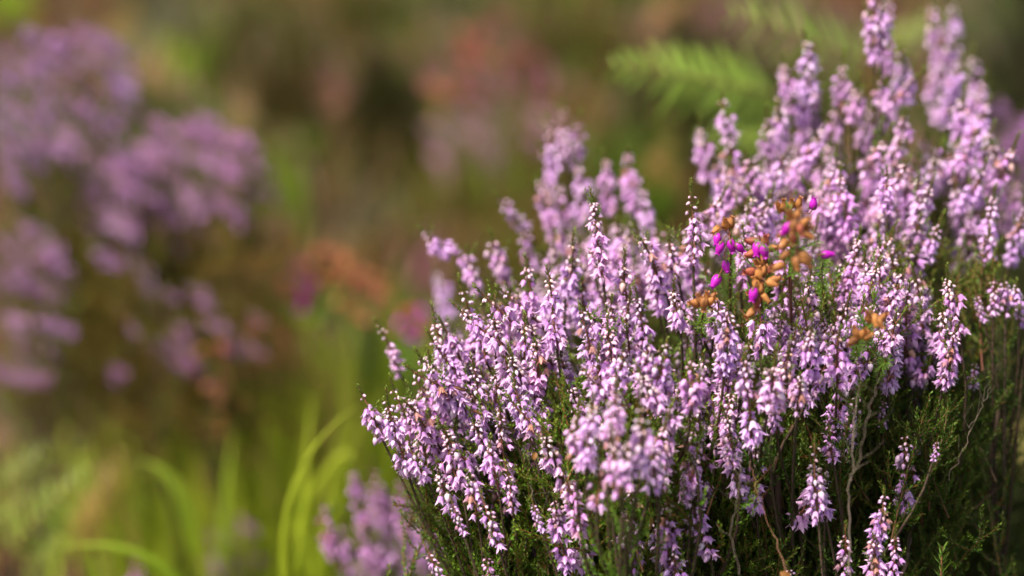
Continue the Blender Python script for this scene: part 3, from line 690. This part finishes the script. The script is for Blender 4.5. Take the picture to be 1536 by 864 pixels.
# ------------------------------------------------------------------ ferns
def frond(L, rng, droop=.5, pin=.30, n=11):
    """one frond along +X, arching down; width pin*L; returns (rachis mb, pinnae mb)"""
    R = MB(); Pn = MB(); t = np.linspace(0, 1, 20)
    rp = np.stack([L * t * (1 - .12 * droop * t), 0 * t, L * (.30 * t - droop * .75 * t ** 2)], 1)
    R.tube(rp, .0016 * L / .3, .0004, 0, (.5, 0, 0), 5)
    for k in range(n):
        f = .16 + .84 * (k + rng.uniform(-.25, .25)) / n; f = max(.1, f); i = min(int(f * 19), 18); p = rp[i] + (rp[i + 1] - rp[i]) * (f * 19 - i); d = rp[i + 1] - rp[i]; d /= np.linalg.norm(d)
        w = pin * L * math.sin(math.pi * (1 - f) ** .8 * .62 + .03) ** .9
        for sgn in (-1, 1):
            ax = d * .45 + np.array([0, sgn, 0]) * .9 + np.array([rng.uniform(-.25, .25), 0, 0]) + np.array([0, 0, -.25]) * rng.uniform(.2, 2.0); ax /= np.linalg.norm(ax)
            nor = np.cross(ax, d) * sgn; nor /= np.linalg.norm(nor); sd = np.cross(nor, ax)
            wl = rng.uniform(.7, 1.1); m = max(5, int(w / .0055)); t0 = rng.uniform(0, 1)
            for q in range(m):
                g = (q + .6) / m; pp = p + ax * w * wl * g + np.array([0, 0, -.12 * w * g * g])
                ll = .085 * w * (1 - g) ** .7 + .002
                for s2 in (-1, 1):
                    e = pp + sd * s2 * ll + ax * ll * .4; wd = ax * .0019 * (1 + .4 * rng.random())
                    mid = (pp + e) / 2 + nor * .0006
                    Pn.grid(np.array([[pp - wd, pp + wd], [mid - wd, mid + wd], [e - wd * .2, e + wd * .3]]), 0, np.array([[t0, 0, 0]] * 3) + rng.uniform(-.15, .15))
    return R, Pn
FRN = []
for i, (dr, pin) in enumerate(((.45, .22), (.7, .22), (.3, .24), (.9, .22))):
    r_, p_ = frond(.30, np.random.default_rng(70 + i), dr, pin)
    FRN.append((r_.mesh('frond', ['redstem']), p_.mesh('pinnae', ['fern'])))

def fern(label, root, fronds, col=(1, 1, 1), group='ferns'):
    rt = thing('fern', label, 'fern', root, group)
    for (az, el, sc, v, roll) in fronds:
        o = link('frond', FRN[v][0], rt)
        o.matrix_local = Matrix.Rotation(rad(az), 4, 'Z') @ Matrix.Rotation(-rad(el), 4, 'Y') @ Matrix.Rotation(rad(roll), 4, 'X') @ Matrix.Scale(sc, 4)
        link('pinnae', FRN[v][1], o, color=col)
    return rt
def on_ground(px, py, d):
    p = at(px, py, min(d, hit(py))); p[2] = float(ground_z(p[0], p[1])); return p

def frond_to(rt, base, tip, v, up=(0, -.5, 1), col=(1, 1, 1)):
    """a frond from base to tip in world space, its upper face turned towards up"""
    x = tip - base; L = np.linalg.norm(x); x = x / L; y = np.cross(np.array(up, float), x); y /= np.linalg.norm(y); z = np.cross(x, y)
    R = np.stack([x, y, z], 1)
    o = link('frond', FRN[v][0], rt); o.matrix_local = local(rt, mat44(R, L / .29, base)); link('pinnae', FRN[v][1], o, color=col); return o

g = on_ground(1200, 500, 1.95); f = thing('fern', 'bright green fern behind the bush at the upper right', 'fern', g, 'ferns')
crown = g + np.array([0, 0, .12])
st = MB(); st.tube([g, g + np.array([0, 0, .06]), crown], .004, .003, 0); s_ = link('stalk', st.mesh('stalk', ['redstem']), f); s_.matrix_local = local(f, np.eye(4))
for (x0, y0, x, y, d, v, up) in ((1190, 150, 895, 92, 1.43, 0, (0, -1, .45)), (1210, 210, 960, 80, 1.66, 2, (0, -1, .6)), (1200, 230, 1060, 190, 1.6, 1, (0, -1, .8)), (1330, 110, 1075, 18, 1.45, 2, (0, -1, .45)), (1300, 90, 1420, 20, 1.75, 1, (0, -1, .6)), (1180, 180, 1090, 90, 1.65, 1, (0, -1, .4))):
    b0 = at(x0, y0, d + .04)
    frond_to(f, b0, at(x, y, d), v, up, (1.15, 1.3, .9))
    tb = MB(); tb.tube(bez(crown, crown + (b0 - crown) * np.array([.1, .1, .6]), b0 - np.array([0, 0, .02]), b0, 6), .002, .0014, 0); q = link('stalk', tb.mesh('stalk', ['redstem']), f); q.matrix_local = local(f, np.eye(4))

def fern_at(label, gp, specs, col, stalk=.05):
    g = on_ground(*gp); f = thing('fern', label, 'fern', g, 'ferns'); top = g + np.array([0, 0, stalk])
    for (x0, y0, x, y, d, v, up) in specs:
        d = clampd(max(y0, y), d); b0 = at(x0, y0, d + .02); frond_to(f, b0, at(x, y, d), v, up, col)
        tb = MB(); tb.tube(bez(g, g + (b0 - g) * np.array([.1, .1, .6]), b0 - np.array([0, 0, .02]), b0, 6), .002, .0014, 0); q = link('stalk', tb.mesh('stalk', ['redstem']), f); q.matrix_local = local(f, np.eye(4))
fern_at('blurred green fern in the lower left corner', (0, 1100, 1.9),
        [(0, 850, 145, 690, 1.44, 0, (-.3, -1, .4)), (-30, 770, 70, 660, 1.48, 1, (-.3, -1, .4)), (-50, 820, 70, 740, 1.46, 2, (0, -1, .8)), (40, 900, 100, 770, 1.44, 1, (-.3, -1, .4))], (.85, .88, .45))
fern_at('withered brown fern frond right of the green corner fern', (130, 1050, 1.9),
        [(120, 850, 175, 675, 1.62, 1, (0, -1, .5)), (110, 820, 145, 720, 1.65, 3, (0, -1, .5))], (1.5, .66, .9))
fern_at('orange brown dead fern in the upper left distance', (250, 500, 2.6),
        [(120, 120, 215, 10, 2.4, 0, (0, -1, .6)), (150, 160, 250, 90, 2.4, 1, (0, -1, .6))], (1.5, .72, .9))
fern_at('pale tan dead fern standing right of the purple heather', (380, 600, 2.3),
        [(350, 260, 372, 130, 2.1, 1, (0, -1, .4)), (340, 230, 350, 160, 2.1, 0, (0, -1, .4))], (1.5, .74, 1.2))
fern_at('dead orange fern at the top edge above the green fern', (1010, 300, 2.8),
        [(960, 60, 1040, -10, 2.4, 1, (0, -1, .4)), (1050, 50, 980, 0, 2.4, 3, (0, -1, .4))], (1.8, .72, .9))
fern_at('dead brown fern low behind the gap under the green fern', (1000, 500, 2.3),
        [(960, 290, 1010, 205, 1.95, 1, (0, -1, .4)), (1030, 300, 980, 230, 1.95, 3, (0, -1, .4))], (1.5, .66, .9))
fern_at('tan and green bracken tip at the right edge before the dark gap', (1600, 1000, 1.6),
        [(1640, 680, 1465, 690, 1.42, 0, (0, -1, .9)), (1640, 650, 1495, 650, 1.45, 2, (0, -1, .9))], (1.2, .8, 1.0))
fern_at('rust red dead fern in the left middle distance above the grass', (320, 800, 2.2),
        [(270, 600, 330, 520, 1.95, 1, (0, -1, .6)), (340, 600, 300, 540, 1.95, 3, (0, -1, .6)), (300, 650, 330, 590, 1.9, 1, (0, -1, .6))], (1.4, .55, 1.0))

# ------------------------------------------------------------------ grass
def blade(b, p0, p1, bend, w, rng, old=0.0, tint=None):
    n = 9; t = np.linspace(0, 1, n)[:, None]; mid = (p0 + p1) / 2 + bend
    c = (1 - t) ** 2 * p0 + 2 * (1 - t) * t * mid + t * t * p1
    d = np.gradient(c, axis=0); side = np.cross(d, np.array([0, -1, .35])); side /= np.linalg.norm(side, axis=1)[:, None] + 1e-9
    nr = np.cross(side, d); nr /= np.linalg.norm(nr, axis=1)[:, None] + 1e-9
    ww = (w / 2 * (1 - t ** 2.2) * (.6 + .4 * np.minimum(1, t * 4)) + .0001)
    P = np.stack([c - side * ww, c + nr * ww * .3, c + side * ww], 1)
    tt = rng.uniform(0, 1) if tint is None else tint
    b.grid(P, 0, np.stack([np.full(n, tt), .5 * t[:, 0] ** 2, np.full(n, old)], 1))

def grass_clump(label, gp, n, spread, height, lean, seed, w=.006, old=.15, hand=(), r=.02, color=(1, 1, 1)):
    rng = np.random.default_rng(seed); g = on_ground(*gp); root = thing('grass_clump', label, 'grass', g, 'grass clumps')
    def emit(p0, p1, bend, ww, o, tint=None):
        b = MB(); blade(b, p0 - g, p1 - g, bend, ww, rng, o, tint); link('blade', b.mesh('blade', ['grass']), root, color=color)
    for i in range(n):
        p0 = g + np.array([rng.normal(0, r), rng.normal(0, r), 0]); a = rng.uniform(0, 6.28)
        h = height * rng.uniform(.55, 1.1); s = spread * rng.uniform(.3, 1)
        p1 = p0 + np.array([math.cos(a) * s + lean, math.sin(a) * s, h * rng.uniform(.75, 1)])
        emit(p0, p1, np.array([0, 0, h * .3 * rng.uniform(.2, 1)]), w * rng.uniform(.6, 1.2), 1.0 if rng.random() < old else 0)
    for (x0, y0, x1, y1, d, bx, by, ww, o) in hand:
        p0 = at(x0, y0, d); p1 = at(x1, y1, d - .02); bend = np.array([bx * K * d, 0, -by * K * d]); emit(p0, p1, bend, ww, o, .9)
def px_h(py, h, d=9): return h * K * min(d, hit(py))
def meadow(label, x, foot, n, hw, h, seed, w=.006, old=.2, color=(1, 1, 1), hand=(), d=9):
    q = min(d, hit(foot)); grass_clump(label, (x, foot, q), n, hw * K * q * .7, h * K * q, 0, seed, w=w, old=old, r=hw * K * q * .5, color=color, hand=hand)
meadow('tall yellow green grass clump in the lower middle, left of the big bush', 450, 900, 200, 110, 440, 80, .0045, .12, (1.25, 1.1, 1.0),
       hand=[(425, 880, 534, 608, 1.30, -70, -50, .0024, 0), (455, 860, 470, 590, 1.5, -10, 0, .005, 0), (440, 800, 530, 690, 1.5, 30, -110, .004, 0), (470, 880, 500, 700, 1.55, 0, 0, .005, 0)])
meadow('dense yellow green grass clump low in front of the tall one', 360, 930, 210, 160, 420, 96, .0045, .15, (1.25, 1.08, 1.0))
meadow('fresh green grass clump behind the tall grass in the lower middle', 500, 780, 190, 130, 310, 97, .0045, .12, (1.1, 1.02, .9))
meadow('yellow green grass clump behind the corner fern', 140, 800, 140, 140, 190, 98, .004, .25, (.95, .85, .9))
meadow('straw and green grass clump in the left middle, under the faint mauve heather', 300, 700, 140, 150, 150, 99, .004, .5, (.9, .75, .8))
meadow('broad bladed green grass clump between the corner fern and the tall grass', 250, 900, 70, 100, 250, 81, .007, .12, (.9, .9, .9),
       hand=[(290, 830, 205, 690, 1.52, 40, -60, .008, 0), (330, 850, 350, 640, 1.6, 0, 0, .006, 0)])
grass_clump('arching grass blades across the bottom left edge', (330, 1150, 1.5), 8, .05, .06, 0, 82, w=.005, old=.1,
            hand=[(290, 900, 90, 822, 1.38, 30, -70, .005, 0), (100, 900, 95, 830, 1.42, 0, 0, .004, 1)])
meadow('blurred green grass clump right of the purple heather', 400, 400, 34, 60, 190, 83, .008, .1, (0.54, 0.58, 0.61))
meadow('bright moss green grass clump in the upper left corner', 15, 70, 30, 40, 90, 84, .010, .05)
meadow('yellow green grass clump in the upper left distance', 245, 140, 24, 35, 100, 85, .008, .2)
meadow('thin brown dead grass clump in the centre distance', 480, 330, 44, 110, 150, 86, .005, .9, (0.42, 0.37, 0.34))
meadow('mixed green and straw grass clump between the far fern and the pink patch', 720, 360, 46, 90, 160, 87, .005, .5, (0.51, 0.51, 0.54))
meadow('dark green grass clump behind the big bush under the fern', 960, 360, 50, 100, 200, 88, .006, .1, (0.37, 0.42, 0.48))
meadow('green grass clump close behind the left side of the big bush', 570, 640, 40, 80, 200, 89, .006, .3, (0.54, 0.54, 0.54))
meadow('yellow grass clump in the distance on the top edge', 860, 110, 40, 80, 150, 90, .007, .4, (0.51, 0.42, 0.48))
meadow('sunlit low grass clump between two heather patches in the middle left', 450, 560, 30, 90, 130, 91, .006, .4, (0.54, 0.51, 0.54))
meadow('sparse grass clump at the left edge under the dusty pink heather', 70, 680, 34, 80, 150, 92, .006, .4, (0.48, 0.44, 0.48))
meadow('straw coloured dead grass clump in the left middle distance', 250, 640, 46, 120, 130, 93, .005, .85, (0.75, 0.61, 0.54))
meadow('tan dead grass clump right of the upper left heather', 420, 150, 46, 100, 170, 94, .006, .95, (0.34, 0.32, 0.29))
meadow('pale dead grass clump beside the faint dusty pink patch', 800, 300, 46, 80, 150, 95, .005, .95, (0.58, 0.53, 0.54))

# ------------------------------------------------------------------ leafy low shrubs, some with shade put into their colour
def dark_shrub(label, gp, rx, h, n, seed, color, scale=(1.4, 2.4), ry=None):
    rng = np.random.default_rng(seed); g = on_ground(*gp); root = thing('low_shrub', label, 'shrub', g, 'low shrubs on the moor')
    S = MB(); pts = []; dirs = []
    for i in range(n):
        a = rng.uniform(0, 6.28); q = math.sqrt(rng.uniform(0, 1)); hh = h * math.sqrt(max(.05, 1 - q * q)) * rng.uniform(.08, 1)
        p = g + np.array([math.cos(a) * q * rx, math.sin(a) * q * (ry or rx), hh]); pts.append(p)
        dirs.append(np.array([math.cos(a) * q * .8, math.sin(a) * q * .8, 1]) + rng.normal(0, .2, 3))
        if i % 5 == 0: S.tube(bez(g, g + np.array([0, 0, hh * .3]), p - dirs[-1] * hh * .3, p, 7), .0025, .0008, 0, (rng.uniform(0, 1), 0, 0), 4)
    o = link('stem', S.mesh('stem', ['wood']), root); o.matrix_local = local(root, np.eye(4))
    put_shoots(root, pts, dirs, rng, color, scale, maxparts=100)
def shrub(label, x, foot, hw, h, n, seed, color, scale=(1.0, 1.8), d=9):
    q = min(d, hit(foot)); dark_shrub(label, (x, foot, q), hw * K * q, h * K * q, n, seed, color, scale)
shrub('green shrub coloured dark for deep shade at the lower right corner', 1560, 1100, 300, 620, 420, 101, (.20, .26, .20), (1.3, 2.2))  # corner shade painted by a darkened leaf colour
shrub('green shrub coloured near black for shade behind the right end of the heather', 1600, 860, 300, 520, 420, 102, (.14, .18, .14), (1.4, 2.4))  # near-black tint stands in for deep shadow
shrub('shrub coloured dark for shade in the top right corner behind the tall spikes', 1560, 330, 200, 420, 200, 103, (.24, .30, .26))  # shade of the top right gap put into the leaf tint
shrub('dark olive shrub behind the green fern', 1080, 280, 190, 270, 190, 104, (.34, .34, .26))
shrub('dark brown shrub in the gap left of the centre distance', 570, 270, 90, 200, 190, 105, (.36, .30, .25))
shrub('dark brown shrub right beside the dusty purple heather', 430, 250, 70, 130, 120, 114, (.5, .36, .28))
shrub('brown olive shrub at the top edge left of centre', 380, 80, 130, 120, 150, 106, (.75, .75, .7))
shrub('low brown shrub under the purple heather at the left', 200, 560, 200, 160, 170, 107, (1.4, 1.0, .95))
shrub('mossy green low shrub in the middle distance behind the bush', 780, 460, 140, 120, 190, 108, (1.1, .85, .9))
shrub('olive low shrub in the left middle distance', 400, 680, 140, 120, 150, 109, (1.2, .85, .9))
shrub('reddish brown low shrub beyond the pink heather', 860, 160, 120, 120, 150, 110, (1.0, .8, .8))
shrub('grey green shrub on the top edge left of the rusty patch', 560, 50, 110, 100, 120, 111, (.75, .72, .7))
shrub('dark low shrub under the lower left grasses', 100, 980, 200, 130, 150, 112, (.7, .6, .6))
shrub('small dark shrub hugging the foot of the big bush', 800, 1000, 300, 330, 260, 113, (.35, .42, .35))
shrub('green shrub coloured black for the shade under the right half of the big bushes', 1250, 1000, 330, 420, 380, 116, (.2, .26, .2), (1.3, 2.2))  # very dark tint paints the shade beneath the bushes
shrub('brown shrub in the centre distance under the dark gap', 620, 420, 120, 110, 150, 115, (1.0, .7, .8))

# a fresh bright sprig of needles bottom right
rng = np.random.default_rng(120); g0 = at(1412, 900, 1.06); sp = thing('needle_sprig', 'small fresh green needle sprig at the bottom right corner', 'sprig', g0)
pts = np.array([at(1412, 900, 1.06), at(1410, 860, 1.06), at(1414, 820, 1.06)]); pts = np.array([pts[0] * (1 - t) ** 2 + 2 * pts[1] * t * (1 - t) + pts[2] * t * t for t in np.linspace(0, 1, 8)])
S = MB(); S.tube(pts, .5 * MM, .25 * MM, 0); o = link('stem', S.mesh('stem', ['redstem']), sp); o.matrix_local = local(sp, np.eye(4))
G = MB(); needles(G, pts, rng, 0, 1.5, 5.0, 4); o = link('needle_leaves', G.mesh('needle_leaves', ['needle']), sp); o.matrix_local = local(sp, np.eye(4))

# ------------------------------------------------------------------ ground
gx = np.unique(np.concatenate([np.linspace(-1.5, 1.5, 90), np.linspace(-8, 8, 60), np.linspace(-60, 60, 40)])); gy = np.unique(np.concatenate([np.linspace(0, 4, 120), np.linspace(-8, 10, 70), np.linspace(-40, 120, 50)]))
X, Y = np.meshgrid(gx, gy); Z = ground_z(X, Y); b = MB(); b.grid(np.stack([X, Y, Z], -1), 0, (.5, 0, 0))
o = link('ground', b.mesh('ground', ['soil'])); o['kind'] = 'structure'

def vnoise(x, y, sc, seed):
    g = np.random.default_rng(seed).uniform(0, 1, (64, 64)); u = x * sc; v = y * sc; i = np.floor(u).astype(int); j = np.floor(v).astype(int); f = u - i; h = v - j
    f = f * f * (3 - 2 * f); h = h * h * (3 - 2 * h); G = lambda a, b_: g[a % 64, b_ % 64]
    return (G(i, j) * (1 - f) + G(i + 1, j) * f) * (1 - h) + (G(i, j + 1) * (1 - f) + G(i + 1, j + 1) * f) * h
def cover(name, label, n, x0, x1, y0, y1, hmin, hmax, seed, wd=.004, skip=None):
    rng = np.random.default_rng(seed); xs = rng.uniform(x0, x1, n); ys = rng.uniform(y0, y1, n)
    dn = 2 * vnoise(xs, ys, 9, seed) - 1; keep = rng.uniform(-1.6, 1, n) < dn
    xs, ys, dn = xs[keep], ys[keep], dn[keep]; n = len(xs); zs = ground_z(xs, ys)
    h = rng.uniform(hmin, hmax, n) * (1 + .4 * dn); a = rng.uniform(0, 6.28, n); ln = rng.uniform(.1, .9, n) * h; w = wd * rng.uniform(.5, 1.4, n)
    ca, sa = np.cos(a), np.sin(a); b2 = rng.uniform(0, 6.28, n); wx, wy = np.cos(b2) * w / 2, np.sin(b2) * w / 2
    V = np.zeros((n, 5, 3))
    V[:, 0] = np.stack([xs - wx, ys - wy, zs - .003], 1); V[:, 1] = np.stack([xs + wx, ys + wy, zs - .003], 1)
    mx, my, mz = xs + ca * ln * .35, ys + sa * ln * .35, zs + h * .6
    V[:, 2] = np.stack([mx + wx, my + wy, mz], 1); V[:, 3] = np.stack([mx - wx, my - wy, mz], 1)
    V[:, 4] = np.stack([xs + ca * ln, ys + sa * ln, zs + h], 1)
    base = np.arange(n)[:, None] * 5
    loops = np.concatenate([base + np.array([0, 1, 2, 3]), base + np.array([3, 2, 4])], 1).ravel(); tot = np.tile([4, 3], n)
    patch = np.clip((vnoise(xs, ys, 12, seed + 1) * .65 + vnoise(xs, ys, 25, seed + 2) * .35 - .5) * 1.9 + .5, 0, 1)
    R_ = np.clip(patch + rng.normal(0, .07, n), 0, 1) / .65; G_ = rng.uniform(0, 1, n) ** 2 * .5; B_ = (vnoise(xs, ys, 14, seed + 5) > .68) * rng.uniform(.2, 1, n)
    T = np.repeat(np.stack([R_, G_, B_], 1), 5, 0)
    mb = MB(); mb.raw(V.reshape(-1, 3), loops, tot, np.zeros(len(tot), int), T)
    o = link(name, mb.mesh(name, ['cover'])); tag(o, label, 'ground cover', None, 'stuff')
cover('moor_ground_cover', 'brown and olive moss, dead grass and heath litter covering the moor', 120000, -1.3, 1.3, 1.0, 4.2, .012, .05, 200)
cover('far_ground_cover', 'brown and olive heath cover on the moor beyond and around', 60000, -9, 9, 3.8, 16, .05, .16, 201, .03)
cover('near_ground_cover', 'brown heath litter around and in front of the bushes', 30000, -1.6, 1.6, -.6, 1.1, .02, .06, 202, .005)

# ------------------------------------------------------------------ light, world, camera
sc = bpy.context.scene
SUN_EL, SUN_AZ = 60, -122   # azimuth from the view direction, negative = left
w = bpy.data.worlds.new('World'); sc.world = w; w.use_nodes = True
nt = w.node_tree; nt.nodes.clear(); sky = nt.nodes.new('ShaderNodeTexSky'); sky.sky_type = 'NISHITA'; sky.sun_disc = False
sky.sun_elevation = rad(SUN_EL); sky.sun_rotation = rad(SUN_AZ); sky.dust_density = 5.0; sky.ozone_density = .6
bg = nt.nodes.new('ShaderNodeBackground'); bg.inputs[1].default_value = .047; out = nt.nodes.new('ShaderNodeOutputWorld')
nt.links.new(sky.outputs[0], bg.inputs[0]); nt.links.new(bg.outputs[0], out.inputs[0])
sl = bpy.data.lights.new('sun', 'SUN'); sl.energy = 1.5; sl.angle = rad(11); sl.color = (1, .94, .85)
so = bpy.data.objects.new('sun', sl); C.objects.link(so)
dv = Vector((math.sin(rad(SUN_AZ)) * math.cos(rad(SUN_EL)), math.cos(rad(SUN_AZ)) * math.cos(rad(SUN_EL)), math.sin(rad(SUN_EL))))
so.rotation_euler = dv.to_track_quat('Z', 'Y').to_euler()

cd = bpy.data.cameras.new('camera'); co = bpy.data.objects.new('camera', cd); C.objects.link(co); sc.camera = co
co.location = (0, 0, CAM_Z); co.rotation_euler = (math.pi / 2 - PITCH, 0, 0)
cd.lens = LENS; cd.sensor_width = 36; cd.clip_start = .05; cd.clip_end = 500
cd.dof.use_dof = True; cd.dof.focus_distance = 1.075; cd.dof.aperture_fstop = 4.0
sc.view_settings.view_transform = 'Standard'; sc.view_settings.look = 'None'; sc.view_settings.exposure = 2.38; sc.view_settings.gamma = 1
sc.cycles.use_denoising = True; sc.cycles.max_bounces = 8; sc.cycles.transparent_max_bounces = 8
